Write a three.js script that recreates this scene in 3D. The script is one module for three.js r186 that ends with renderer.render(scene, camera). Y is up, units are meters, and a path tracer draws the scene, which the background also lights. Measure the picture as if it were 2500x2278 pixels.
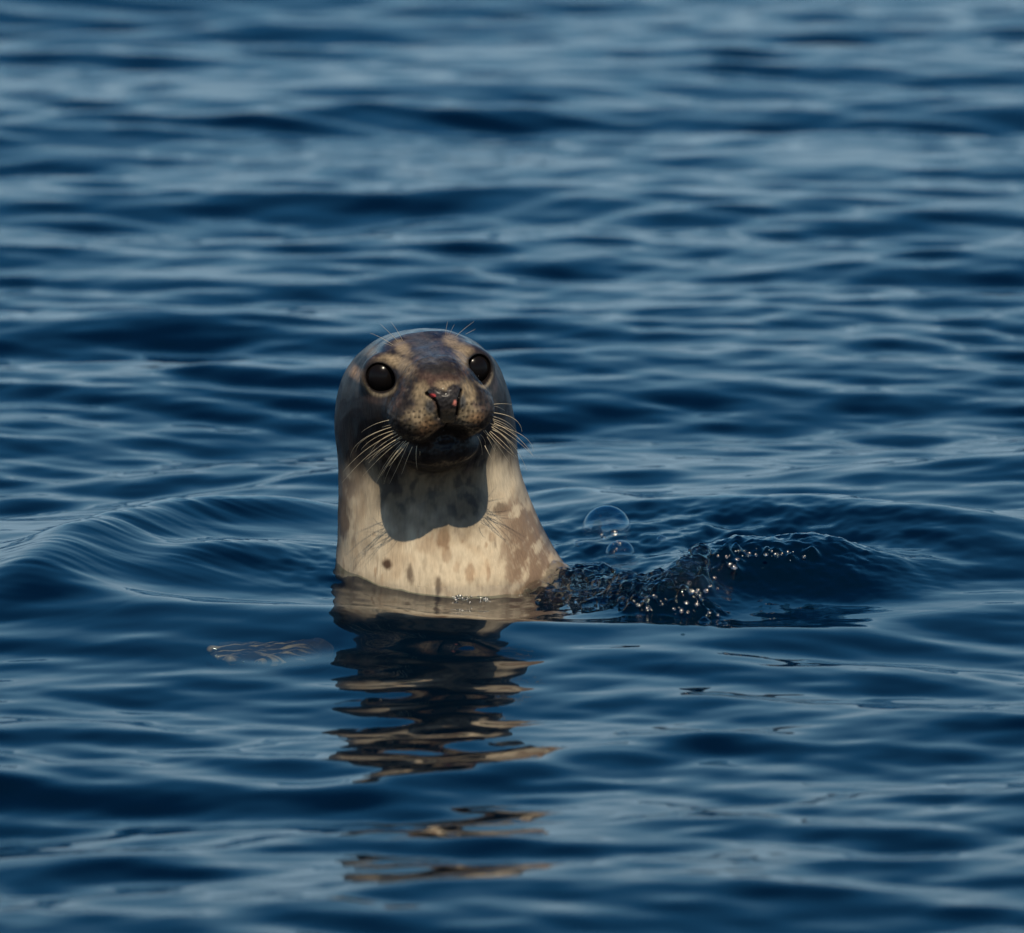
import * as THREE from 'three';
import { ImprovedNoise } from 'three/addons/math/ImprovedNoise.js';

// ------------------------------------------------------------------ camera, sky, sun, exposure
const DEG = Math.PI / 180;
const K = 0.4274e-3;                 // metres per photograph pixel at the seal's distance
const DIST = 9, PITCH = 8.5 * DEG;
const scene = new THREE.Scene();
const fwd = new THREE.Vector3(0, -Math.sin(PITCH), -Math.cos(PITCH));
const upv = new THREE.Vector3(0, Math.cos(PITCH), -Math.sin(PITCH));
const eye = new THREE.Vector3(0, 0, 0).addScaledVector(fwd, -DIST).addScaledVector(upv, 266 * K);
eye.x = 210 * K;
const camera = new THREE.PerspectiveCamera(2 * Math.atan((1139 * K) / DIST) / DEG, 2500 / 2278, 0.5, 1500);
camera.position.copy(eye);
camera.lookAt(eye.clone().add(fwd));
camera.focus = DIST - 0.08;
camera.userData.fStop = 8.5;

const SUN_EL = 56.5 * DEG, SUN_AZ = 6 * DEG;
const sunDir = new THREE.Vector3(Math.sin(SUN_AZ) * Math.cos(SUN_EL), Math.sin(SUN_EL), Math.cos(SUN_AZ) * Math.cos(SUN_EL));
{
  const W = 256, H = 128, d = new Float32Array(W * H * 4);
  const mix = (a, b, t) => a.map((v, i) => v + (b[i] - v) * t);
  const stops = [[-90, [0.006, 0.025, 0.06]], [-1, [0.006, 0.025, 0.06]], [0, [0.35, 0.53, 0.67]], [5, [0.33, 0.52, 0.67]], [11, [0.17, 0.4, 0.62]], [20, [0.035, 0.2, 0.45]], [36, [0.004, 0.052, 0.2]], [90, [0.002, 0.022, 0.1]]];
  for (let y = 0; y < H; y++) for (let x = 0; x < W; x++) {
    const el = ((y + 0.5) / H - 0.5) * 180;
    let k = 0; while (k < stops.length - 2 && el > stops[k + 1][0]) k++;
    const t = Math.min(1, Math.max(0, (el - stops[k][0]) / (stops[k + 1][0] - stops[k][0])));
    const c = mix(stops[k][1], stops[k + 1][1], t), o = (y * W + x) * 4;
    d[o] = c[0]; d[o + 1] = c[1]; d[o + 2] = c[2]; d[o + 3] = 1;
  }
  const t = new THREE.DataTexture(d, W, H, THREE.RGBAFormat, THREE.FloatType);
  t.mapping = THREE.EquirectangularReflectionMapping; t.minFilter = t.magFilter = THREE.LinearFilter; t.needsUpdate = true;
  scene.background = t; scene.environment = t;
}
const sun = new THREE.DirectionalLight(new THREE.Color(1, 0.88, 0.70), 4.9);
sun.position.copy(sunDir).multiplyScalar(20);
sun.castShadow = true;
sun.shadow.mapSize.set(2048, 2048);
Object.assign(sun.shadow.camera, { left: -3, right: 3, top: 3, bottom: -3, near: 1, far: 40 });
scene.add(sun, sun.target);

const renderer = new THREE.WebGLRenderer({ antialias: true });
renderer.toneMapping = THREE.LinearToneMapping;
renderer.toneMappingExposure = 1.0;
renderer.shadowMap.enabled = true;

// ------------------------------------------------------------------ helpers
function rng(seed) { return () => { seed |= 0; seed = (seed + 0x6d2b79f5) | 0; let t = Math.imul(seed ^ (seed >>> 15), 1 | seed); t = (t + Math.imul(t ^ (t >>> 7), 61 | t)) ^ t; return ((t ^ (t >>> 14)) >>> 0) / 4294967296; }; }
const N = new ImprovedNoise();
const noise = (x, y, z) => N.noise(x + 100.5, y + 100.5, z + 100.5);
const fbm = (x, y, z, o = 3) => { let a = 1, s = 0, n = 0; for (let i = 0; i < o; i++) { s += a * noise(x, y, z); n += a; a *= 0.5; x *= 2.03; y *= 2.03; z *= 2.03; } return s / n; };
const clamp = (x, a = 0, b = 1) => Math.min(b, Math.max(a, x));
const sstep = (a, b, x) => { const t = clamp((x - a) / (b - a)); return t * t * (3 - 2 * t); };
const lerp = (a, b, t) => a + (b - a) * t;
// a pixel of the photograph (2500 x 2278) as the place where its ray meets the plane y = h
function atHeight(px, py, h) {
  const dx = (px - 1250) * K, dy = (1139 - py) * K;
  const r = new THREE.Vector3(dx, 0, 0).addScaledVector(upv, dy).addScaledVector(fwd, DIST);
  const t = (h - eye.y) / r.y;
  return eye.clone().addScaledVector(r, t);
}
// ... and where it meets the plane z = zz
function atDepth(px, py, zz) {
  const dx = (px - 1250) * K, dy = (1139 - py) * K;
  const r = new THREE.Vector3(dx, 0, 0).addScaledVector(upv, dy).addScaledVector(fwd, DIST);
  return eye.clone().addScaledVector(r, (zz - eye.z) / r.z);
}
function tag(o, label, category, group, kind) { o.userData = {}; if (label) o.userData.label = label; if (category) o.userData.category = category; if (group) o.userData.group = group; if (kind) o.userData.kind = kind; return o; }

// ------------------------------------------------------------------ the sea
const waves = [];
{
  const R = rng(20481);
  const gauss = () => { let s = 0; for (let i = 0; i < 6; i++) s += R(); return (s - 3) / 0.7071; };
  const band = (n, l0, l1, slope, dir, spread) => { for (let i = 0; i < n; i++) { const L = l0 * Math.pow(l1 / l0, (i + R()) / n), th = (dir + spread * gauss()) * DEG, k = 2 * Math.PI / L, ak = slope / Math.sqrt(n) * (0.6 + 0.8 * R()); waves.push({ kx: k * Math.sin(th), kz: k * Math.cos(th), a: ak / k, p: R() * 6.283, L }); } };
  band(7, 0.9, 2.4, 0.05, 26, 14);
  band(16, 0.42, 0.9, 0.075, 20, 20);
  band(26, 0.2, 0.42, 0.08, 10, 26);
  band(30, 0.09, 0.2, 0.09, 4, 30);
  band(22, 0.036, 0.09, 0.044, 0, 34);
}
// crests thrown up round the animal: polylines of photograph places, height (m), widths towards and away from the viewer (m)
const ridges = [
  { p: [[36, 1440], [98, 1385], [179, 1328], [268, 1286], [379, 1250], [491, 1226], [647, 1216], [826, 1200], [900, 1200]], h: 0.027, f: 0.08, b: 0.045, fine: 1 },
  { p: [[320, 1425], [393, 1400], [491, 1364], [625, 1342], [817, 1328], [880, 1325]], h: 0.014, f: 0.075, b: 0.05, fine: 1 },
  { p: [[30, 1400], [156, 1420], [268, 1453], [402, 1476], [491, 1487], [700, 1472], [800, 1463], [900, 1466], [1010, 1472], [1100, 1480], [1250, 1497], [1330, 1504]], h: 0.021, f: 0.17, b: 0.06 },
  { p: [[1180, 1490], [1300, 1503], [1400, 1507], [1520, 1510], [1650, 1516], [1800, 1520], [1930, 1503], [2050, 1470]], h: 0.016, f: 0.28, b: 0.045 },
  { p: [[1240, 1208], [1310, 1192], [1380, 1182], [1450, 1194], [1560, 1225]], h: 0.02, f: 0.06, b: 0.05 },
  { p: [[1298, 1232], [1510, 1226], [1700, 1240], [1860, 1232], [2000, 1236], [2250, 1262], [2560, 1310]], h: 0.022, f: 0.12, b: 0.07 },
  { p: [[1290, 1425, 0.012], [1417, 1405, 0.018], [1510, 1421, 0.015], [1603, 1414, 0.021], [1660, 1395, 0.028], [1690, 1352, 0.038], [1734, 1330, 0.042], [1808, 1322, 0.044], [1920, 1320, 0.042], [2000, 1325, 0.037], [2170, 1345, 0.03], [2330, 1372, 0.016]], h: 1, f: 0.1, b: 0.07, side: 0.05, rough: 1 },
];
for (const r of ridges) {      // each crest as a string of points whose soft humps add up
  const q = r.p.map(([x, y, h]) => { const v = atHeight(x, y, h ?? r.h); return [v.x, v.z, h ?? 1]; }), step = 0.012;
  const len = [0]; for (let i = 1; i < q.length; i++) len.push(len[i - 1] + Math.hypot(q[i][0] - q[i - 1][0], q[i][1] - q[i - 1][1]));
  const L = len[len.length - 1], sz = (r.f + r.b) / 2, sx = r.side ?? sz; r.pts = [];
  for (let d = 0; d < L; d += step) { let i = 0; while (len[i + 1] < d) i++; const t = (d - len[i]) / (len[i + 1] - len[i]), tx = (q[i + 1][0] - q[i][0]) / (len[i + 1] - len[i]), tz = (q[i + 1][1] - q[i][1]) / (len[i + 1] - len[i]); const end = sstep(0, 0.16, Math.min(d, L - d) + 0.01); r.pts.push([lerp(q[i][0], q[i + 1][0], t), lerp(q[i][1], q[i + 1][1], t), lerp(q[i][2], q[i + 1][2], t) * end * step * Math.hypot(tx / sx, tz / sz) / 1.7725]); }
  r.sx = sx; r.box = [Math.min(...r.pts.map((p) => p[0])) - 2.6 * sx, Math.max(...r.pts.map((p) => p[0])) + 2.6 * sx, Math.min(...r.pts.map((p) => p[1])) - 2.6 * r.b, Math.max(...r.pts.map((p) => p[1])) + 2.6 * r.f];
}
function ridgeAt(r, x, z) {
  if (x < r.box[0] || x > r.box[1] || z < r.box[2] || z > r.box[3]) return 0;
  let g = 0;
  for (const [px, pz, w] of r.pts) { const u = (x - px) / r.sx, dz = z - pz, v = dz / (r.b + (r.f - r.b) * (0.5 + 0.5 * dz / (Math.abs(dz) + 0.02))), e = u * u + v * v; if (e < 7) g += w * Math.exp(-e); }
  return g;
}
// pointed lumps of broken water: [x, z, height, width], kept in 3 cm squares
const lumps = new Map();
function waterHeight(x, z, cell = 0) {
  let h = calmHeight(x, z, cell);
  if (x > -0.05 && x < 0.5 && z > -0.4 && z < 0.4) {
    const i = Math.floor(x / 0.03), j = Math.floor(z / 0.03);
    for (let a = -1; a < 2; a++) for (let b = -1; b < 2; b++) for (const l of lumps.get((i + a) * 1000 + j + b) ?? []) { const e = ((x - l[0]) ** 2 + (z - l[1]) ** 2) / (l[3] * l[3]); if (e < 9) h += l[2] * Math.exp(-e); }
  }
  return h;
}
function calmHeight(x, z, cell = 0) {
  const dx = x - 0.03, dz = (z + 0.02), r = Math.hypot(dx, dz);
  const calm = lerp(0.46, 1, sstep(0.32, 0.85, Math.hypot(dx * 0.85, dz - 0.05)));
  let h = 0;
  for (const w of waves) {
    if (cell && w.L < cell * 6) { if (w.L < cell * 3) continue; }
    const c = w.L < 0.5 ? calm : lerp(calm, 1, 0.4);
    const ph = w.kx * x + w.kz * z + w.p, sn = Math.sin(ph);
    h += w.a * c * (sn + 0.12 * Math.cos(2 * ph));
  }
  if (Math.abs(x) < 1.4 && z > -1.6 && z < 1.2) {
    for (const rd of ridges) {
      const g = ridgeAt(rd, x, z);
      if (rd.h * g < 0.0001) continue;
      h += rd.h * g;
      if (rd.rough) h += g / 0.045 * (0.0075 * fbm(x * 30, 0, z * 24, 3) + 0.005 * Math.abs(fbm(x * 90, 3, z * 70, 2)));
      else if (rd.fine) h += g * (0.0009 * noise((x + 0.62 * z) * 9, 0, (z - 0.62 * x) * 55) + 0.0005 * noise((x + 0.62 * z) * 16, 3, (z - 0.62 * x) * 120));
    }
    const near = Math.exp(-((Math.hypot(x - 0.02, z + 0.02) / 0.19) ** 4));
    if (near > 0.01) h += near * (0.0026 * noise(x * 34, 2, z * 22) + 0.0013 * noise(x * 80, 5, z * 50));
    // the hollow round the neck
    h -= 0.014 * Math.exp(-r * r / (0.2 * 0.2)) + 0.006 * Math.exp(-(((x - 0.08) / 0.12) ** 2) - (((z - 0.1) / 0.1) ** 2));
    // churned water right of the neck
    const q = Math.exp(-(((x - 0.3) / 0.22) ** 2) - (((z + 0.12) / 0.2) ** 2));
    if (q > 0.01) h += q * (0.013 * fbm(x * 15, 1.7, z * 11, 2) + 0.0035 * fbm(x * 44, 5, z * 30, 2));
  }
  return h;
}
{
  const R = rng(5150), z3 = (l) => l.map(([x, y, k]) => [1250 + x / 2.688, 1150 + y / 2.688, k]);
  const strew = (spots, n0, n1, spread, s0, s1) => { for (const [px, py, k = 1] of spots) { const n = Math.round(lerp(n0, n1, R()) * k); for (let i = 0; i < n; i++) {
    const qx = px + (R() + R() - 1) * spread, qy = py + (R() + R() - 1) * spread * 0.6; let c = atHeight(qx, qy, 0.02); for (let j = 0; j < 14; j++) c = atHeight(qx, qy, lerp(c.y, calmHeight(c.x, c.z), 0.4));
    const w = lerp(s0, s1, R()), key = Math.floor(c.x / 0.03) * 1000 + Math.floor(c.z / 0.03); if (!lumps.has(key)) lumps.set(key, []); lumps.get(key).push([c.x, c.z, w * (0.7 + 0.9 * R()), w]);
  } } };
  strew(z3([[1430, 540, 1.5], [1500, 530], [1350, 675], [1460, 645], [1290, 750, 1.4], [1215, 800, 1.4], [1120, 830], [1080, 880], [1140, 915, 2], [1215, 900], [1325, 940], [940, 860, 1.3], [825, 865, 1.3], [880, 890], [1055, 765], [1165, 775], [1800, 540, 0.5], [1910, 535, 0.5], [1630, 530, 0.7], [1700, 550, 0.7], [720, 850], [640, 830], [760, 800, 1.5], [850, 790, 1.5], [980, 800, 1.5]]), 3, 6, 34, 0.0035, 0.007);
}
{
  const axis = (lo, hi, fine, grow, most, far0, far1) => {
    const a = []; for (let v = lo; v <= hi + 1e-9; v += fine(v)) a.push(v);
    let s = fine(hi); for (let v = a[a.length - 1]; v < far1;) { s = Math.min(s * grow, Math.max(most, (v - hi) * 0.2)); v += s; a.push(v); }
    s = fine(lo); for (let v = a[0]; v > far0;) { s = Math.min(s * grow, Math.max(most, (lo - v) * 0.2)); v -= s; a.unshift(v); }
    return a;
  };
  const xs = axis(-0.5, 0.7, (v) => v > 0.02 && v < 0.46 ? 0.0026 : 0.0046, 1.04, 0.014, -500, 500);
  const zs = axis(-7.5, 2.7, (v) => v > -0.3 && v < 0.33 ? 0.0036 : v > -0.9 ? 0.0065 + Math.max(0, v - 0.7) * 0.002 : 0.0065 + (-0.9 - v) * 0.0045, 1.06, 0.04, -1000, 60);
  const nx = xs.length, nz = zs.length, pos = new Float32Array(nx * nz * 3), idx = new Uint32Array((nx - 1) * (nz - 1) * 6);
  for (let j = 0, o = 0; j < nz; j++) for (let i = 0; i < nx; i++, o += 3) {
    const cell = Math.max(i ? xs[i] - xs[i - 1] : 9, j ? zs[j] - zs[j - 1] : 9);
    pos[o] = xs[i]; pos[o + 1] = waterHeight(xs[i], zs[j], cell); pos[o + 2] = zs[j];
  }
  for (let j = 0, o = 0; j < nz - 1; j++) for (let i = 0; i < nx - 1; i++) { const a = j * nx + i; idx.set([a, a + nx, a + 1, a + 1, a + nx, a + nx + 1], o); o += 6; }
  const g = new THREE.BufferGeometry();
  g.setAttribute('position', new THREE.BufferAttribute(pos, 3)); g.setIndex(new THREE.BufferAttribute(idx, 1)); g.computeVertexNormals();
  const m = new THREE.MeshPhysicalMaterial({ name: 'sea water', color: new THREE.Color(0.62, 0.7, 0.7), roughness: 0.02, ior: 1.333, transmission: 1, thickness: 0 });
  const sea = new THREE.Mesh(g, m); sea.name = 'water'; sea.receiveShadow = true;
  tag(sea, 'dark blue rippled sea surface', null, null, 'structure'); scene.add(sea);
  console.log('water', nx, nz, nx * nz);
  // the murk that hides everything deeper than a hand's breadth: it rises close under the surface away from the animal
  const xd = xs.filter((v, i) => i % 2 === 0), zd = zs.filter((v, i) => i % 2 === 0), dp = new Float32Array(xd.length * zd.length * 3), di = [];
  for (let j = 0, o = 0; j < zd.length; j++) for (let i = 0; i < xd.length; i++, o += 3) {
    const x = xd[i], z = zd[j], clear = Math.exp(-(((x + 0.155) / 0.115) ** 2) - (((z - 0.25) / 0.22) ** 2));
    const top = pos[(j * 2 * nx + i * 2) * 3 + 1];
    dp[o] = x; dp[o + 1] = lerp(top - lerp(0.004, 0.0014, Math.exp(-(((x + 0.02) / 0.1) ** 4) - (((z - 0.08) / 0.1) ** 4))), Math.min(top - 0.004, -0.09), sstep(0.1, 0.5, clear) * sstep(-0.075, -0.105, x)) - 0.25 * sstep(8, 30, Math.hypot(x, z)); dp[o + 2] = z;
    if (i && j) { const a = j * xd.length + i, b = a - xd.length; di.push(b - 1, a - 1, b, b, a - 1, a); }
  }
  const dg = new THREE.BufferGeometry(); dg.setAttribute('position', new THREE.BufferAttribute(dp, 3)); dg.setIndex(di); dg.computeVertexNormals();
  const deep = new THREE.Mesh(dg, new THREE.MeshPhysicalMaterial({ name: 'murky depth', color: new THREE.Color(0.0008, 0.009, 0.022), roughness: 1, specularIntensity: 0 }));
  deep.name = 'deep_water'; tag(deep, 'dark blue murk below the sea surface', null, null, 'structure'); deep.receiveShadow = true; scene.add(deep);
}

// ------------------------------------------------------------------ the seal
const seal = new THREE.Group(); seal.name = 'seal';
tag(seal, 'grey seal with raised whiskered head and pale spotted neck standing out of the sea', 'seal');
scene.add(seal);

const HP = new THREE.Vector3(-0.003, 0.205, 0);                                 // the head's pivot
const HM = new THREE.Matrix4().makeRotationFromEuler(new THREE.Euler(0, 9.5 * DEG, 5 * DEG, 'YXZ')).setPosition(HP);
const HI = HM.clone().invert();
const he = HI.elements;
const smin = (a, b, k) => { const h = Math.max(k - Math.abs(a - b), 0) / k; return Math.min(a, b) - h * h * h * k / 6; };
const smax = (a, b, k) => -smin(-a, -b, k);
const ell = (x, y, z, cx, cy, cz, rx, ry, rz) => { const px = (x - cx), py = (y - cy), pz = (z - cz); const k0 = Math.hypot(px / rx, py / ry, pz / rz), k1 = Math.hypot(px / (rx * rx), py / (ry * ry), pz / (rz * rz)); return k1 < 1e-9 ? -Math.min(rx, ry, rz) : k0 * (k0 - 1) / k1; };
function cone(x, y, z, a, b) {                                             // a tapered capsule between two [x, y, z, r]
  const ux = b[0] - a[0], uy = b[1] - a[1], uz = b[2] - a[2];
  const t = clamp(((x - a[0]) * ux + (y - a[1]) * uy + (z - a[2]) * uz) / (ux * ux + uy * uy + uz * uz));
  return Math.hypot(x - a[0] - t * ux, y - a[1] - t * uy, z - a[2] - t * uz) - lerp(a[3], b[3], t);
}
// the neck's outline at some heights: [y, left x, right x, front z, back z]
const NECK = [[0.19, -0.088, 0.087, 0.045, -0.11], [0.135, -0.0905, 0.0935, 0.05, -0.115], [0.095, -0.0915, 0.1015, 0.054, -0.12], [0.055, -0.0925, 0.1175, 0.062, -0.127], [0.028, -0.0935, 0.131, 0.068, -0.133], [0, -0.0955, 0.1485, 0.075, -0.14], [-0.05, -0.1, 0.172, 0.08, -0.18], [-0.12, -0.11, 0.2, 0.06, -0.26], [-0.3, -0.12, 0.24, -0.05, -0.5]];
function neck(X, Y, Z) {
  let i = 0; while (i < NECK.length - 2 && Y < NECK[i + 1][0]) i++;
  const p = NECK[Math.max(0, i - 1)], a = NECK[i], b = NECK[i + 1], q = NECK[Math.min(NECK.length - 1, i + 2)], t = clamp((a[0] - Y) / (a[0] - b[0]));
  const v = (k) => { const m0 = i ? (b[k] - p[k]) / (p[0] - b[0]) : (b[k] - a[k]) / (a[0] - b[0]), m1 = (q[k] - a[k]) / (a[0] - q[0]), D = a[0] - b[0], t2 = t * t, t3 = t2 * t; return (2 * t3 - 3 * t2 + 1) * a[k] + (t3 - 2 * t2 + t) * D * m0 + (3 * t2 - 2 * t3) * b[k] + (t3 - t2) * D * m1; };
  const l = v(1), r = v(2), f = v(3), k = v(4), rx = (r - l) / 2, rz = (f - k) / 2;
  return (Math.hypot((X - (l + r) / 2) / rx, (Z - (f + k) / 2) / rz) - 1) * Math.min(rx, rz) * 0.95;
}
const arm = [[-0.075, -0.13, -0.03, 0.05], [-0.08, -0.11, 0.03, 0.02], [-0.105, -0.067, 0.088, 0.0085]];
const tips = [[-0.212, -0.058, 0.075], [-0.222, -0.058, 0.105], [-0.215, -0.058, 0.138], [-0.2, -0.058, 0.165], [-0.17, -0.058, 0.185]];
// the two eyes, in the head's own axes
const EYES = [[-0.0485, 0.018, 0.051], [0.0445, 0.016, 0.0535]], EYE_R = 0.0195;
// nostril slits: in the head's own x, y
const NX = (zx, zy) => { const X = (zx - 1105) * 0.1166e-3, Y = -(zy - 720) * 0.1166e-3, c = Math.cos(5 * DEG), s = Math.sin(5 * DEG); return [X * c + Y * s, -0.001 - X * s + Y * c]; };
const EYE_OUT = [-0.28, 0.15].map((s) => { const l = Math.hypot(s, 0.1, 0.95); return [s / l, 0.1 / l, 0.95 / l]; });
const slitL = [[948, 652], [1000, 690], [1032, 760], [1048, 860]].map((p) => NX(...p));
const slitR = [[1245, 635], [1222, 700], [1214, 770], [1212, 850]].map((p) => NX(...p));
const pad = [[935, 655], [965, 615], [1010, 595], [1055, 618], [1085, 645], [1110, 645], [1128, 600], [1180, 575], [1225, 590], [1255, 625], [1232, 690], [1220, 760], [1218, 850], [1195, 915], [1140, 935], [1085, 910], [1055, 860], [1040, 780], [1020, 715], [985, 688]].map((p) => NX(...p));
const segd = (x, y, pts) => { let b = 1e9; for (let i = 0; i + 1 < pts.length; i++) { const [ax, ay] = pts[i], [bx, by] = pts[i + 1], ux = bx - ax, uy = by - ay, t = clamp(((x - ax) * ux + (y - ay) * uy) / (ux * ux + uy * uy)); b = Math.min(b, Math.hypot(x - ax - t * ux, y - ay - t * uy)); } return b; };
const polyd = (x, y, pts) => { let inside = false; for (let i = 0, j = pts.length - 1; i < pts.length; j = i++) { const [ax, ay] = pts[i], [bx, by] = pts[j]; if ((ay > y) !== (by > y) && x < (bx - ax) * (y - ay) / (by - ay) + ax) inside = !inside; } const d = segd(x, y, [...pts, pts[0]]); return inside ? -d : d; };

function headLocal(x, y, z) { return [he[0] * x + he[4] * y + he[8] * z + he[12], he[1] * x + he[5] * y + he[9] * z + he[13], he[2] * x + he[6] * y + he[10] * z + he[14]]; }
// the outline of the eye's opening: flatter under the brow, drawn out at the inner corner
const lid = (side, u, v) => { const s = side < 0 ? 1 : -1, l = Math.hypot(u, v) || 1, a = Math.max(0, (s * u * 0.5 + v * 0.866) / l), b = Math.max(0, (s * u * 0.9 - v * 0.43) / l); return 1 - 0.17 * a * a + 0.16 * b ** 6; };
const dome = (u, v, w) => Math.hypot(Math.pow(Math.pow(Math.abs(u), 2.15) + Math.pow(Math.abs(v), 2.15), 1 / 2.15), w) - 1;
function sdf(X, Y, Z) {
  const [x, y, z] = headLocal(X, Y, Z), ax = Math.abs(x);
  let d = dome((x - 0.002) / 0.0895, (y + 0.033) / 0.083, (z + 0.028) / 0.1) * 0.075;
  if (Y > 0.02 && Z > -0.06) {
    d = smin(d, cone(x, y, z, [0, -0.008, 0.025, 0.06], [0, -0.006, 0.1, 0.043]), 0.04);
    d = smin(d, cone(ax, y, z, [0.027, 0.024, 0.03, 0.023], [0.006, 0.014, 0.118, 0.017]), 0.025);
    d = smin(d, ell(ax, y, z, 0.026, -0.017, 0.112, 0.029, 0.025, 0.033), 0.03);      // whisker pads
    d = smin(d, ell(ax, y, z, 0.036, -0.018, 0.035, 0.032, 0.03, 0.048), 0.04);            // cheek
    d = smin(d, ell(x, y, z, 0, 0.001, 0.135, 0.024, 0.021, 0.02), 0.014);             // nose tip
    d = smax(d, -ell(x, y, z, 0.003, -0.05, 0.142, 0.021, 0.022, 0.04), 0.014);         // the lip drawn up in the middle
    d = smin(d, ell(x, y, z, 0, -0.058, 0.066, 0.043, 0.026, 0.046), 0.014);            // lower jaw
    // eye sockets with lids
    for (const e of EYES) {
      const de = Math.hypot(x - e[0], y - e[1], z - e[2]);
      if (de < 0.05) { const o = e[0] < 0 ? EYE_OUT[0] : EYE_OUT[1], px = x - e[0], py = y - e[1], pz = z - e[2], along = px * o[0] + py * o[1] + pz * o[2];
        d = smin(d, de - EYE_R - 0.0034, 0.02);
        if (along > 0) d = smax(d, -(Math.hypot(px - along * o[0], py - along * o[1], pz - along * o[2]) - 0.0154 * lid(e[0], px - along * o[0], py - along * o[1])), 0.005); }
    }
    if (z > 0.1) {
      if (Math.abs(d) < 0.01) {
        const s = Math.min(segd(x, y, slitL), segd(x, y, slitR));
        d += 0.0035 * Math.exp(-((s / 0.0013) ** 2));
        const c = segd(x, y, [NX(1140, 935), NX(1136, 1010)]);
        d += 0.0025 * Math.exp(-((c / 0.0016) ** 2));
        d += 0.0012 * Math.exp(-((polyd(x, y, pad) / 0.0014) ** 2));
        d += 0.0006 * noise(x * 260, y * 260, z * 120);
      }
    }
  }
  // neck, shoulders and trunk
  d = smin(d, smax(neck(X, Y, Z), Y - 0.18, 0.06), 0.03);
  // the fore flipper under water
  if (X < 0.1 && Y < 0.06) {
    let f = smin(cone(X, Y, Z, arm[0], arm[1]), cone(X, Y, Z, arm[1], arm[2]), 0.02);
    for (const t of tips) f = smin(f, cone(X, Y, Z, [-0.11, -0.064, 0.1, 0.0085], [t[0], t[1] - 0.003, t[2], 0.004]), 0.016);
    f = smin(f, ell(X, Y, Z, -0.162, -0.064, 0.122, 0.056, 0.006, 0.046), 0.012);
    d = smin(d, f + 0.0018 * noise(X * 90, 1, Z * 110), 0.03);
  }
  return d + 0.0007 * noise(X * 60, Y * 40, Z * 60);
}
// surface nets over the blocks that the surface passes through
function surfaceNet(f, lo, hi, c) {
  const B = 8, nb = [0, 1, 2].map((k) => Math.ceil((hi[k] - lo[k]) / c / B)), NX_ = nb[0] * B + 2, NY_ = nb[1] * B + 2;
  const verts = [], ids = new Map(), quads = [], S = B + 2, v = new Float32Array(S * S * S), half = B * c * 0.87;
  const key = (i, j, k) => i + NX_ * (j + NY_ * k);
  for (let bk = 0; bk < nb[2]; bk++) for (let bj = 0; bj < nb[1]; bj++) for (let bi = 0; bi < nb[0]; bi++) {
    const ox = lo[0] + bi * B * c, oy = lo[1] + bj * B * c, oz = lo[2] + bk * B * c;
    if (Math.abs(f(ox + B * c / 2, oy + B * c / 2, oz + B * c / 2)) > half * 1.7 + 0.004) continue;
    for (let k = 0; k < S; k++) for (let j = 0; j < S; j++) for (let i = 0; i < S; i++) v[i + S * (j + S * k)] = f(ox + i * c, oy + j * c, oz + k * c);
    for (let k = 0; k < B; k++) for (let j = 0; j < B; j++) for (let i = 0; i < B; i++) {
      const at = (a, b, d) => v[i + a + S * (j + b + S * (k + d))];
      let m = 0, n = 0, sx = 0, sy = 0, sz = 0;
      for (let q = 0; q < 8; q++) if (at(q & 1, (q >> 1) & 1, q >> 2) < 0) m |= 1 << q;
      const gi = bi * B + i, gj = bj * B + j, gk = bk * B + k;
      if (m !== 0 && m !== 255) {
        for (const [p, q] of EDGES) {
          if (((m >> p) & 1) === ((m >> q) & 1)) continue;
          const a = at(p & 1, (p >> 1) & 1, p >> 2), b = at(q & 1, (q >> 1) & 1, q >> 2), t = a / (a - b);
          sx += lerp(p & 1, q & 1, t); sy += lerp((p >> 1) & 1, (q >> 1) & 1, t); sz += lerp(p >> 2, q >> 2, t); n++;
        }
        ids.set(key(gi, gj, gk), verts.length / 3);
        verts.push(lo[0] + (gi + sx / n) * c, lo[1] + (gj + sy / n) * c, lo[2] + (gk + sz / n) * c);
      }
      const s = m & 1;
      if (s !== ((m >> 1) & 1)) quads.push(s, key(gi, gj - 1, gk - 1), key(gi, gj, gk - 1), key(gi, gj, gk), key(gi, gj - 1, gk));
      if (s !== ((m >> 2) & 1)) quads.push(s, key(gi - 1, gj, gk - 1), key(gi - 1, gj, gk), key(gi, gj, gk), key(gi, gj, gk - 1));
      if (s !== ((m >> 4) & 1)) quads.push(s, key(gi - 1, gj - 1, gk), key(gi, gj - 1, gk), key(gi, gj, gk), key(gi - 1, gj, gk));
    }
  }
  const index = [];
  for (let q = 0; q < quads.length; q += 5) {
    const w = [1, 2, 3, 4].map((k) => ids.get(quads[q + k]));
    if (w.some((x) => x === undefined)) continue;
    if (quads[q]) index.push(w[0], w[1], w[2], w[0], w[2], w[3]); else index.push(w[0], w[2], w[1], w[0], w[3], w[2]);
  }
  return { verts: Float32Array.from(verts), index };
}
const EDGES = [[0, 1], [2, 3], [4, 5], [6, 7], [0, 2], [1, 3], [4, 6], [5, 7], [0, 4], [1, 5], [2, 6], [3, 7]];

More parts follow.
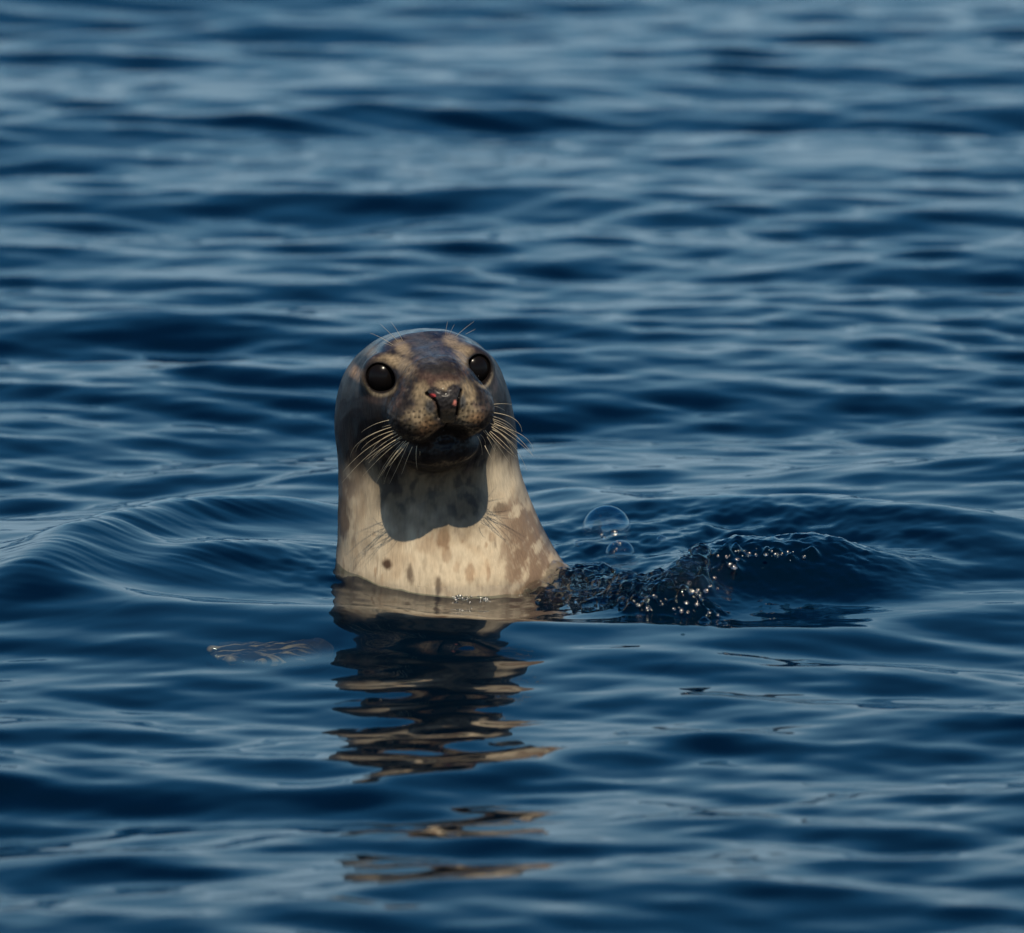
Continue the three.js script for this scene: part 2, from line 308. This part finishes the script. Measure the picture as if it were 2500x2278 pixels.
// fur marks: [x, y, half width, half height, strength, tone] on the front of the neck
const SPOTS = [[-0.0395, 0.021, 0.0055, 0.0065, 0.95, 0], [-0.016, 0.012, 0.0045, 0.013, 0.75, 0], [0.013, 0.002, 0.004, 0.011, 0.75, 0], [0.018, 0.05, 0.0075, 0.011, 0.7, 1], [0.001, 0.042, 0.013, 0.010, 0.3, 1], [0.046, 0.014, 0.0055, 0.011, 0.55, 1], [0.065, 0.013, 0.0025, 0.010, 0.5, 1], [0.022, 0.032, 0.005, 0.008, 0.45, 1], [0.032, 0.02, 0.004, 0.006, 0.3, 1], [-0.052, 0.013, 0.002, 0.006, 0.5, 1], [0.078, 0.075, 0.008, 0.007, 0.7, 0], ...(() => { const R = rng(91), o = []; for (let i = 0; i < 26; i++) { const x = -0.075 + 0.15 * R(), y = -0.01 + 0.075 * R(); o.push([x, y, 0.0012 + 0.003 * R(), 0.002 + 0.007 * R(), 0.15 + 0.4 * R() * R(), R() > 0.6 ? 0 : 1]); } return o; })()];
const mixc = (a, b, t) => { t = clamp(t); return [lerp(a[0], b[0], t), lerp(a[1], b[1], t), lerp(a[2], b[2], t)]; };
const CREAM = [0.52, 0.43, 0.30], BROWN = [0.05, 0.023, 0.01], TAN = [0.21, 0.11, 0.05], GREY = [0.046, 0.037, 0.031], SLATE = [0.02, 0.019, 0.021], PALE = [0.23, 0.175, 0.11], DARK = [0.011, 0.008, 0.007], RUST = [0.075, 0.044, 0.033];
const TONES = { DARK, PALE, RUST, TAN, ASH: [0.07, 0.072, 0.075], EAR: [0.32, 0.2, 0.11], SAND: [0.25, 0.19, 0.115] };
const LX = (zx, zy, z) => { const v = atDepth(780 + zx / 3.665, 780 + zy / 3.665, z).applyMatrix4(HI); return [v.x, v.y]; };
const HEADMARKS = [   // [x, y in an enlargement of the head, depth, half width, half height (m), strength, colour, raggedness]
  [300, 800, 0.02, 0.034, 0.04, 0.85, 'DARK', 0.3], [250, 1000, 0, 0.02, 0.03, 0.8, 'DARK', 0.3], [1640, 800, 0.02, 0.018, 0.035, 0.5, 'DARK', 0.3],
  [620, 350, 0.055, 0.018, 0.007, 0.9, 'PALE', 0.3], [720, 235, 0.045, 0.009, 0.006, 0.8, 'PALE', 0.3], [730, 400, 0.062, 0.009, 0.008, 0.5, 'PALE', 0.3],
  [1270, 295, 0.055, 0.013, 0.010, 0.85, 'PALE', 0.3], [1165, 178, 0.04, 0.0095, 0.0045, 0.85, 'PALE', 0.3], [1240, 230, 0.05, 0.011, 0.005, 0.5, 'PALE', 0.3],
  [930, 270, 0.05, 0.016, 0.018, 0.7, 'ASH', 0.4], [1000, 380, 0.065, 0.024, 0.010, 0.8, 'DARK', 0.35], [860, 450, 0.07, 0.010, 0.008, 0.5, 'RUST', 0.4], [790, 520, 0.07, 0.009, 0.013, 0.6, 'DARK', 0.5], [640, 700, 0.06, 0.012, 0.014, 0.6, 'DARK', 0.5], [1300, 560, 0.075, 0.012, 0.011, 0.55, 'DARK', 0.5], [1330, 470, 0.07, 0.006, 0.01, 0.5, 'DARK', 0.4],
  [290, 440, 0, 0.006, 0.009, 0.9, 'EAR', 0.2], [1570, 330, -0.01, 0.004, 0.005, 0.9, 'EAR', 0.2], [480, 690, 0.06, 0.012, 0.006, 0.5, 'RUST', 0.3], [1570, 560, 0.05, 0.006, 0.012, 0.5, 'RUST', 0.3],
  [1050, 520, 0.11, 0.024, 0.008, 0.6, 'RUST', 0.3], [900, 650, 0.125, 0.010, 0.013, 0.8, 'SAND', 0.3], [1310, 650, 0.125, 0.010, 0.014, 0.8, 'SAND', 0.3], [1100, 570, 0.125, 0.014, 0.006, 0.6, 'SAND', 0.3],
  [890, 860, 0.135, 0.018, 0.014, 0.8, 'SAND', 0.3], [960, 960, 0.135, 0.014, 0.012, 0.6, 'TAN', 0.3], [1330, 830, 0.135, 0.013, 0.014, 0.7, 'SAND', 0.3], [1400, 880, 0.13, 0.012, 0.008, 0.5, 'TAN', 0.3],
  [690, 990, 0.12, 0.011, 0.010, 0.8, 'DARK', 0.3], [1490, 900, 0.115, 0.010, 0.010, 0.7, 'DARK', 0.3], [880, 1060, 0.13, 0.03, 0.006, 0.7, 'DARK', 0.3], [1350, 980, 0.13, 0.022, 0.006, 0.7, 'DARK', 0.3], [1130, 1130, 0.11, 0.055, 0.02, 0.95, 'DARK', 0.2], [1150, 1015, 0.115, 0.02, 0.009, 0.9, 'DARK', 0.2], [1130, 1310, 0.08, 0.045, 0.012, 0.75, 'DARK', 0.4], [1130, 1200, 0.1, 0.05, 0.02, 0.85, 'DARK', 0.3], [960, 760, 0.13, 0.005, 0.008, 0.8, 'ASH', 0.2], [1262, 720, 0.13, 0.0045, 0.008, 0.8, 'ASH', 0.2], [530, 560, 0.06, 0.024, 0.022, 0.35, 'DARK', 0.3], [1440, 470, 0.06, 0.02, 0.02, 0.35, 'DARK', 0.3],  // lip and jaw DARK marks: dark fur, deepened with painted shadow below the muzzle
].map((m) => [...LX(m[0], m[1], m[2]), ...m.slice(2)]);
const FOLLICLES = []; { const R = rng(12); for (const s of [-1, 1]) for (let r = 0; r < 5; r++) for (let k = 0; k < 7; k++) FOLLICLES.push([s * (0.017 + 0.0052 * k + 0.0016 * (R() - 0.5)), -0.006 - 0.0062 * r - 0.0009 * k + 0.0016 * (R() - 0.5)]); }
function furColor(X, Y, Z) {
  const [x, y, z] = headLocal(X, Y, Z);
  const n1 = fbm(X * 34, Y * 26, Z * 34, 3), n2 = fbm(X * 90 + 9, Y * 60, Z * 90, 3), streak = fbm(X * 420, Y * 70, Z * 420, 2);
  // neck
  let c = mixc(CREAM, [0.43, 0.31, 0.19], sstep(0.0, 0.5, n1) * 0.6);
  const blotch = (bx, by, rx, ry, s, tone, ragged = 0.35) => { const u = (X - bx) / rx, w = (Y - by) / ry, r = Math.hypot(u, w) + ragged * n2 * 1.6 + 0.5 * streak * ragged; c = mixc(c, tone, s * (1 - sstep(0.55, 1.25, r))); };
  for (const [bx, by, rx, ry, s, t] of SPOTS) blotch(bx, by, rx, ry, s, t ? TAN : BROWN, 0.4);
  const m = fbm(X * 55 + 3, Y * 38 - X * 25, 4, 3);
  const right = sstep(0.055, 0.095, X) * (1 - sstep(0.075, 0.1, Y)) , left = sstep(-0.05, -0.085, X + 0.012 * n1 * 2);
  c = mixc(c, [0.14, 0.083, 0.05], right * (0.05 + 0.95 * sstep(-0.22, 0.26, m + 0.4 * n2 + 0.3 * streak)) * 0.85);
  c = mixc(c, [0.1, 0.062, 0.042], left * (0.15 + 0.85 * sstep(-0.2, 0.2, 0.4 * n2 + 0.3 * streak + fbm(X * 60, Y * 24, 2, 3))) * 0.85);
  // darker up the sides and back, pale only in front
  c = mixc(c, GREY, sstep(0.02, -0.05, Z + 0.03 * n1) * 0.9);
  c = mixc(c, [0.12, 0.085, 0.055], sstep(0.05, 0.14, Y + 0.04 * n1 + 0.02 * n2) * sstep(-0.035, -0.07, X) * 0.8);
  const throat = sstep(0.04, 0.085, Y + 0.03 * n1) * (1 - sstep(0.045, 0.075, Math.abs(X - 0.005)));  // mottled throat fur, darkened further for the shadow under the muzzle
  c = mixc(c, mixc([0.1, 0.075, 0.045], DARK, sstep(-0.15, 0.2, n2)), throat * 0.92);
  // head
  const hd = sstep(0.095, 0.14, Y + 0.035 * n1 - 0.10 * Math.max(0, X - 0.03));
  const n3 = fbm(x * 160, y * 160, z * 120, 3);
  let h = mixc(GREY, SLATE, sstep(-0.15, 0.2, n1 + 0.6 * n3));
  h = mixc(h, RUST, sstep(0.02, 0.3, fbm(x * 70 + 5, y * 70, z * 40, 3)) * 0.55); h = mixc(h, [0.085, 0.07, 0.055], sstep(0.08, 0.4, fbm(x * 190 + 11, y * 170, z * 90, 2)) * 0.6);
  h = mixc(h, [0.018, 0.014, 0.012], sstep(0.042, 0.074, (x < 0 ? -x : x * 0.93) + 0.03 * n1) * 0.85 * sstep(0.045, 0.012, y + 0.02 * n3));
  h = mixc(h, [0.012, 0.009, 0.008], sstep(-0.05, 0.22, fbm(x * 150 + 31, y * 130, z * 100, 3) + 0.3 * n1) * 0.65);
  h = mixc(h, DARK, sstep(0.05, 0.35, fbm(x * 110 + 25, y * 90, z * 60, 3)) * 0.7);
  if (Z > -0.04) for (const [bx, by, , rx, ry, s, tone, rag] of HEADMARKS) { const u = (x - bx) / rx, w = (y - by) / ry; if (u * u + w * w > 6) continue; const r = Math.hypot(u, w) + rag * (n2 * 1.5 + n3 + 0.3 * streak); h = mixc(h, TONES[tone], s * (1 - sstep(0.4, 1.25, r))); }
  if (z > 0.09 && y < 0.006 && y > -0.045) for (const [fx, fy] of FOLLICLES) { const r = Math.hypot(x - fx, y - fy); if (r < 0.003) h = mixc(h, DARK, 0.8 * (1 - sstep(0.0007, 0.0019, r))); }
  for (const e of EYES) {
    const o = e[0] < 0 ? EYE_OUT[0] : EYE_OUT[1], px = x - e[0], py = y - e[1], pz = z - e[2], al = px * o[0] + py * o[1] + pz * o[2], r = al < 0 ? 9 : Math.hypot(px - al * o[0], py - al * o[1], pz - al * o[2]) / (0.0162 * lid(e[0], px - al * o[0], py - al * o[1]));
    const below = sstep(0.2, -0.6, (y - e[1]) / EYE_R);
    h = mixc(h, [0.3, 0.23, 0.14], below * sstep(0.95, 1.05, r) * (1 - sstep(1.08, 1.4, r)) * 0.8);
    h = mixc(h, [0.008, 0.006, 0.006], 1 - sstep(1.0, 1.2, r + 0.1 * n3)); h = mixc(h, DARK, 0.6 * (1 - sstep(1.1, 1.55, r)) * (1 - below));
  }
  c = mixc(c, h, hd);
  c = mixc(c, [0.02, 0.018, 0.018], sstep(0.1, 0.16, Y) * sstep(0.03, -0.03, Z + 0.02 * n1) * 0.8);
  // flipper with caustic light streaks painted in, dark towards the wrist; sunken body
  const wristFade = sstep(-0.105, -0.15, X); const fl = Math.max(sstep(0.07, 0.12, Z) * sstep(0.0, -0.03, Y), sstep(-0.03, -0.05, Y) * sstep(-0.08, -0.1, X)); c = mixc(c, mixc([0.42, 0.29, 0.15], [0.035, 0.028, 0.022], sstep(-0.3, 0.0, fbm(X * 28 + Z * 30, 3, Z * 230 + X * 40, 3)) + (1 - wristFade)), fl);
  const damp = hd > 0.5 ? 1 : lerp(0.72, 1, sstep(-0.004, 0.012, Y + 0.012 * n2));
  const g = damp * 1 + lerp(0.25, 0.8, hd) * streak + lerp(0.14, 0.7, hd) * n2;
  return [c[0] * g, c[1] * g, c[2] * g];
}
{
  const { verts, index } = surfaceNet(sdf, [-0.25, -0.16, -0.34], [0.24, 0.3, 0.29], 0.0014);
  const n = verts.length / 3, nor = new Float32Array(n * 3), col = new Float32Array(n * 3), uv = new Float32Array(n * 2), padd = new Float32Array(n).fill(1);
  for (let i = 0; i < n; i++) {
    const X = verts[i * 3], Y = verts[i * 3 + 1], Z = verts[i * 3 + 2], e = 0.0009;
    const gx = sdf(X + e, Y, Z) - sdf(X - e, Y, Z), gy = sdf(X, Y + e, Z) - sdf(X, Y - e, Z), gz = sdf(X, Y, Z + e) - sdf(X, Y, Z - e), l = Math.hypot(gx, gy, gz) || 1;
    nor.set([gx / l, gy / l, gz / l], i * 3);
    const [x, y, z] = headLocal(X, Y, Z);
    if (z > 0.1) padd[i] = polyd(x, y, pad);
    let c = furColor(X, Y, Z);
    if (padd[i] < 0.0016) {
      const w1 = Math.hypot(...((p) => [(x - p[0]) / 0.0027, (y - p[1]) / 0.0022])(NX(990, 660))), w2 = Math.hypot(...((p) => [(x - p[0]) / 0.0024, (y - p[1]) / 0.0034])(NX(1184, 725)));
      const sl0 = Math.min(segd(x, y, slitL), segd(x, y, slitR)); let b = mixc([0.03, 0.026, 0.025], [0.012, 0.01, 0.01], sstep(-0.2, 0.3, noise(x * 420, y * 420, 9))); b = mixc([0.003, 0.002, 0.002], b, sstep(0.0008, 0.0026, sl0));
      const stem = sstep(NX(1100, 760)[1], NX(1100, 830)[1], y), sl = Math.min(segd(x, y, slitL), segd(x, y, slitR));
      b = mixc(b, [0.075, 0.055, 0.036], stem * sstep(0.0012, 0.004, sl + 0.0008 * noise(x * 400, y * 300, 4)) * 0.85);
      b = mixc(b, [0.42, 0.05, 0.05], 1 - sstep(0.7, 1.1, w1 + 0.4 * noise(x * 500, y * 500, 1))); b = mixc(b, [0.5, 0.17, 0.13], 1 - sstep(0.7, 1.1, w2 + 0.4 * noise(x * 500, y * 500, 2)));
      c = mixc(b, c, sstep(0, 0.0016, padd[i]));
    }
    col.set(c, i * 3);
    uv.set([Math.atan2(X - 0.01, Z + 0.04) * 0.1, Y], i * 2);
  }
  const nose = [], body = [];
  for (let t = 0; t < index.length; t += 3) { const a = index[t], b = index[t + 1], c = index[t + 2]; (Math.max(padd[a], padd[b], padd[c]) < 0 ? nose : body).push(a, b, c); }
  const sub = (list) => {
    const map = new Map(), out = []; for (const v of list) { if (!map.has(v)) map.set(v, map.size); out.push(map.get(v)); }
    const g = new THREE.BufferGeometry(), take = (src, w) => { const a = new Float32Array(map.size * w); for (const [v, k] of map) for (let c = 0; c < w; c++) a[k * w + c] = src[v * w + c]; return new THREE.BufferAttribute(a, w); };
    g.setAttribute('position', take(verts, 3)); g.setAttribute('normal', take(nor, 3)); g.setAttribute('color', take(col, 3)); g.setAttribute('uv', take(uv, 2)); g.setIndex(out); return g;
  };
  // fine lie of wet hair
  const W = 512, hd = new Uint8Array(W * W * 4), R = rng(77);
  for (let y = 0; y < W; y++) for (let x = 0; x < W; x++) { const u = x / W, w = y / W, p = (f, g) => noise(Math.cos(u * 6.2832) * f, Math.sin(u * 6.2832) * f, w * g) ; const v = 128 + 90 * p(40, 10) + 50 * p(80, 25) + 20 * (R() - 0.5); hd.set([v, v, v, 255], (y * W + x) * 4); }
  const hair = new THREE.DataTexture(hd, W, W); hair.wrapS = hair.wrapT = THREE.RepeatWrapping; hair.magFilter = hair.minFilter = THREE.LinearFilter; hair.repeat.set(8, 8); hair.needsUpdate = true;
  // the wet film is thickest on the crown, where water has just run off
  const fd = new Uint8Array(4 * 128 * 4); for (let y = 0; y < 128; y++) for (let x = 0; x < 4; x++) { const Y = y / 128 * 0.32, v = 255 * (0.33 + 0.67 * sstep(0.225, 0.255, Y)); fd.set([v, v, v, 255], (y * 4 + x) * 4); }
  const film = new THREE.DataTexture(fd, 4, 128); film.wrapS = film.wrapT = THREE.RepeatWrapping; film.magFilter = film.minFilter = THREE.LinearFilter; film.repeat.set(1, 1 / 0.32); film.needsUpdate = true;
  const fur = new THREE.MeshPhysicalMaterial({ name: 'wet seal fur', vertexColors: true, roughness: 0.62, specularIntensity: 0.25, clearcoat: 0.75, clearcoatMap: film, clearcoatRoughness: 0.08, bumpMap: hair, bumpScale: 0.0007 });
  const skin = new THREE.MeshPhysicalMaterial({ name: 'wet nose leather', vertexColors: true, roughness: 0.4, specularIntensity: 0.55, bumpMap: hair, bumpScale: 0.00015 });
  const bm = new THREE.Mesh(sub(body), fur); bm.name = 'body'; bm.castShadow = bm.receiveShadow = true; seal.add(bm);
  const nm = new THREE.Mesh(sub(nose), skin); nm.name = 'nose'; tag(nm, 'wet black nose with pink scratches'); nm.castShadow = nm.receiveShadow = true; seal.add(nm);
  console.log('seal', n, index.length / 3, nose.length / 3);
  const em = new THREE.MeshPhysicalMaterial({ name: 'wet dark eye', color: new THREE.Color(0.006, 0.005, 0.005), roughness: 0.2, ior: 1.22 });
  for (const e of EYES) { const s = new THREE.Mesh(new THREE.SphereGeometry(EYE_R, 48, 32), em); s.name = seal.getObjectByName('eye') ? 'eye_001' : 'eye'; s.position.set(...e).applyMatrix4(HM); s.castShadow = true; seal.add(s); }
}
// whiskers: base, bend and tip in an enlargement of the head (0.1166 mm a unit), with the depth of the base and the tip
{
  const at = (zx, zy, z) => atDepth(780 + zx / 3.665, 780 + zy / 3.665, z);
  const L = [[660, 895, 480, 920, 372, 1012], [720, 930, 620, 942, 560, 965], [640, 965, 300, 1060, 275, 1232], [700, 985, 460, 1040, 372, 1168], [690, 1010, 400, 1130, 213, 1362], [700, 1030, 430, 1180, 200, 1462], [720, 1060, 560, 1130, 440, 1282], [720, 1090, 560, 1200, 388, 1402], [760, 1100, 600, 1280, 500, 1472], [790, 1100, 700, 1230, 620, 1312], [800, 1095, 720, 1280, 625, 1470], [830, 1140, 780, 1250, 735, 1384], [870, 1130, 855, 1250, 876, 1344], [898, 1180, 900, 1220, 895, 1246], [730, 1045, 540, 1160, 410, 1260], [775, 1085, 640, 1240, 555, 1400]];
  const Rr = [[1530, 765, 1620, 745, 1720, 760], [1560, 835, 1800, 860, 1812, 1005], [1560, 870, 1700, 905, 1762, 1000], [1555, 905, 1720, 970, 1800, 1082], [1560, 925, 1800, 1030, 1912, 1222], [1550, 950, 1740, 1040, 1905, 1214], [1545, 980, 1760, 1080, 1860, 1362], [1530, 1000, 1680, 1120, 1772, 1242], [1520, 1010, 1640, 1150, 1750, 1232], [1480, 990, 1600, 1130, 1702, 1284], [1500, 1050, 1550, 1130, 1576, 1202], [1480, 1130, 1510, 1190, 1542, 1252], [1415, 1045, 1460, 1120, 1455, 1212], [1560, 940, 1900, 1020, 1916, 1180], [1540, 960, 1690, 1060, 1770, 1150], [1550, 890, 1690, 930, 1745, 1010]];
  const B = [[660, 230, 560, 160, 455, 122], [700, 195, 620, 110, 543, 40], [745, 190, 700, 100, 638, 18], [655, 240, 600, 218, 568, 208], [1125, 150, 1130, 90, 1146, 20], [1158, 145, 1180, 90, 1207, 46], [1220, 155, 1280, 90, 1382, 18], [1310, 130, 1350, 110, 1392, 88]];
  const mat = new THREE.MeshPhysicalMaterial({ name: 'whisker horn', color: new THREE.Color(0.5, 0.42, 0.28), roughness: 0.4, clearcoat: 0.5 });
  let k = 0;
  const hair = (w, z0, z1, r) => {
    const c = new THREE.QuadraticBezierCurve3(at(w[0], w[1], z0), at(w[2], w[3], (z0 + z1) / 2 + 0.006), at(w[4], w[5], z1));
    const n = 18, m = 5, g = new THREE.TubeGeometry(c, n, 1, m), p = g.attributes.position, ctr = new THREE.Vector3(), v = new THREE.Vector3();
    for (let i = 0; i <= n; i++) { c.getPointAt(i / n, ctr); const rad = r * (1 - 0.75 * i / n); for (let j = 0; j <= m; j++) { const q = i * (m + 1) + j; v.fromBufferAttribute(p, q).sub(ctr).multiplyScalar(rad).add(ctr); p.setXYZ(q, v.x, v.y, v.z); } }
    const o = new THREE.Mesh(g, mat); o.name = k ? 'whisker_' + String(k).padStart(3, '0') : 'whisker'; k++; o.castShadow = true; seal.add(o);
  };
  const W = rng(303), extra = (base, n) => { for (let i = 0, m = base.length; i < n; i++) { const a = base[Math.floor(W() * m)], b = base[Math.floor(W() * m)], t = W() * 0.6, k = 0.55 + 0.45 * W(), j = () => (W() - 0.5) * 26; const e = a.map((v, q) => lerp(v, b[q], t * 0.5)); base.push([e[0] + j(), e[1] + j(), e[0] + (e[2] - e[0]) * k + j(), e[1] + (e[3] - e[1]) * k + j(), e[0] + (e[4] - e[0]) * k + j() * 2, e[1] + (e[5] - e[1]) * k + j() * 2]); } };
  extra(L, 7); extra(Rr, 7);
  L.forEach((w, i) => hair(w, 0.125, 0.1 + 0.02 * Math.sin(i * 2.3), i < 16 ? 0.00031 : 0.0002)); Rr.forEach((w, i) => hair(w, 0.115, 0.095 + 0.02 * Math.sin(i * 1.9), i < 16 ? 0.00031 : 0.0002)); B.forEach((w) => hair(w, 0.048, 0.055, 0.00024));
}

// ------------------------------------------------------------------ bubbles
{
  const film = new THREE.MeshPhysicalMaterial({ name: 'bubble film', color: 0xffffff, roughness: 0.01, ior: 2.2, transmission: 1, thickness: 0 });
  const bubble = (px, py, rpx, cut, label, name) => {
    let c = atHeight(px, py, 0.005); const r = rpx * K; for (let i = 0; i < 12; i++) c = atHeight(px, py, lerp(c.y, waterHeight(c.x, c.z), 0.5)); c.y -= 0.001;
    const g = new THREE.SphereGeometry(r, 40, 24, 0, Math.PI * 2, 0, cut), o = new THREE.Mesh(g, film);
    o.position.copy(c); o.position.y -= r * Math.cos(cut); o.name = name; tag(o, label, 'bubble', 'bubbles in the wake right of the seal'); scene.add(o);
  };
  bubble(1481, 1302, 61, 1.75, 'largest clear round bubble floating behind the wake right of the seal', 'bubble');
  bubble(1514, 1346, 38, 1.35, 'clear dome bubble just below the largest bubble', 'bubble_001');
  bubble(1412, 1328, 12, 1.5, 'tiny bubble between the neck and the largest bubble', 'bubble_002');
  bubble(1616, 1316, 14, 1.4, 'small bubble right of the largest bubble', 'bubble_003');
  bubble(1460, 1430, 18, 1.7, 'round glassy bubble in the splash beside the neck', 'bubble_004');
  bubble(1361, 1432, 20, 1.7, 'round bubble touching the foot of the neck', 'bubble_005');
}
// ------------------------------------------------------------------ added glint drops and lumps of broken water
{
  const R = rng(5150);
  const onWater = (px, py) => { let c = atHeight(px, py, 0.02); for (let j = 0; j < 14; j++) c = atHeight(px, py, lerp(c.y, waterHeight(c.x, c.z), 0.4)); return c; };
  const z3 = (l) => l.map(([x, y, k]) => [1250 + x / 2.688, 1150 + y / 2.688, k]);
  const drop = new THREE.MeshPhysicalMaterial({ name: 'added glint drop', color: 0xffffff, roughness: 0.2, ior: 1.4, transmission: 1, thickness: 0.004 });
  // flat lens drops added to make sun glints, tilted midway between sun and camera
  const drops = (name, label, spots, n0, n1, spread, r0, r1) => {
    const list = [], half = sunDir.clone().add(new THREE.Vector3(0, 0.16, 0.987)).normalize(), up = new THREE.Vector3(0, 1, 0);
    for (const [px, py, k = 1] of spots) { const n = Math.round(lerp(n0, n1, R()) * k); for (let i = 0; i < n; i++) { const c = onWater(px + (R() + R() - 1) * spread, py + (R() + R() - 1) * spread * 0.6), r = lerp(r0, r1, R() ** 1.6), n_ = half.clone().add(new THREE.Vector3(R() - 0.5, R() - 0.5, R() - 0.5).multiplyScalar(0.3)).normalize(); list.push([c.addScaledVector(n_, 0.0006), r, n_]); } }
    const o = new THREE.InstancedMesh(new THREE.SphereGeometry(1, 24, 16), drop, list.length), m = new THREE.Matrix4(), q = new THREE.Quaternion();
    list.forEach(([c, r, n_], i) => { m.compose(c, q.setFromUnitVectors(up, n_), new THREE.Vector3(r * (0.8 + 0.5 * R()), r * (0.2 + 0.14 * R()), r)); o.setMatrixAt(i, m); });
    o.name = name; tag(o, label, 'splash', null, 'stuff'); o.castShadow = true; scene.add(o);
  };
  const glass = new THREE.MeshPhysicalMaterial({ name: 'clear broken water', color: 0xffffff, roughness: 0.03, ior: 1.333, transmission: 1, thickness: 0.02 });
  drops('glint_droplets', 'added drops that make sun glints on the dark face of the wake right of the seal', z3([[1430, 540, 1.5], [1500, 530], [1350, 675], [1460, 645], [1290, 750, 1.4], [1215, 800, 1.4], [1120, 830], [1080, 880], [1140, 915, 2], [1215, 900], [1325, 940], [940, 860, 1.3], [825, 865, 1.3], [880, 890], [1055, 765], [1165, 775], [1800, 540, 0.5], [1910, 535, 0.5], [1630, 530, 0.7], [1700, 550, 0.7], [560, 760, 0.7], [430, 860, 0.6], [610, 420, 0.8], [715, 500, 1.2]]), 4, 8, 34, 0.0006, 0.0033);
  drops('glint_beads', 'small added drops that make sun glints along the front waterline of the seal', [[1098, 1450], [1165, 1440, 1.6], [1180, 1435, 1.4], [1120, 1457, 1.5], [1140, 1462], [1175, 1462], [1192, 1464], [1275, 1450, 0.6]], 4, 8, 20, 0.0007, 0.0025);
  // the torn lip of water that runs from the foot of the neck into the wake
  const balls = [];
  for (const [px, py, s = 1] of z3([[190, 790, 1.3], [240, 745, 1.6], [300, 735, 1.5], [330, 705, 1.4], [400, 720, 1.4], [470, 715, 1.3], [530, 730, 1.2], [600, 740, 1], [660, 765, 1], [720, 765, 1], [790, 760, 1], [880, 750, 1], [960, 745, 1.1], [1040, 740, 1.1], [1120, 715, 1.2], [1160, 660, 1.2], [1190, 600, 1.1], [260, 820, 1], [350, 830, 0.9], [450, 830, 0.8], [560, 840, 0.8], [680, 850, 0.8]])) {
    for (let i = 0; i < 7; i++) { const c = onWater(px + (R() + R() - 1) * 24, py + (R() + R() - 1) * 14), r = s * lerp(0.003, 0.0095, R() ** 1.5); c.y += r * (R() - 0.4); c.z += (R() - 0.5) * 0.05; c.y = Math.max(c.y - 0.004, waterHeight(c.x, c.z) - 0.002 + r * 0.4 * R()); balls.push([c.x, c.y, c.z, r]); }
  }
  const f = (x, y, z) => { let d = 1e3; for (const b of balls) { const u = x - b[0], v = y - b[1], w = z - b[2]; if (Math.abs(u) > 0.03 || Math.abs(w) > 0.03) { d = Math.min(d, Math.max(Math.abs(u), Math.abs(w)) - b[3]); continue; } d = smin(d, Math.hypot(u * 0.75, v, w * 0.8) - b[3], 0.009); } return d + (d < 0.02 ? 0.0028 * noise(x * 120, y * 150, z * 120) + 0.0012 * noise(x * 300, y * 300, z * 300) : 0); };
  const lo = [0, 1, 2].map((k) => Math.min(...balls.map((b) => b[k])) - 0.02), hi = [0, 1, 2].map((k) => Math.max(...balls.map((b) => b[k])) + 0.02);
  const net = surfaceNet(f, lo, hi, 0.0016), g = new THREE.BufferGeometry(); g.setAttribute('position', new THREE.BufferAttribute(net.verts, 3)); g.setIndex(net.index); g.computeVertexNormals();
  const lip = new THREE.Mesh(g, glass); lip.name = 'splash_foam'; tag(lip, 'clear torn lip of churned water at the foot of the neck', 'splash', null, 'stuff'); scene.add(lip);
  console.log('lip', net.index.length / 3, balls.length);
}
renderer.render(scene, camera);
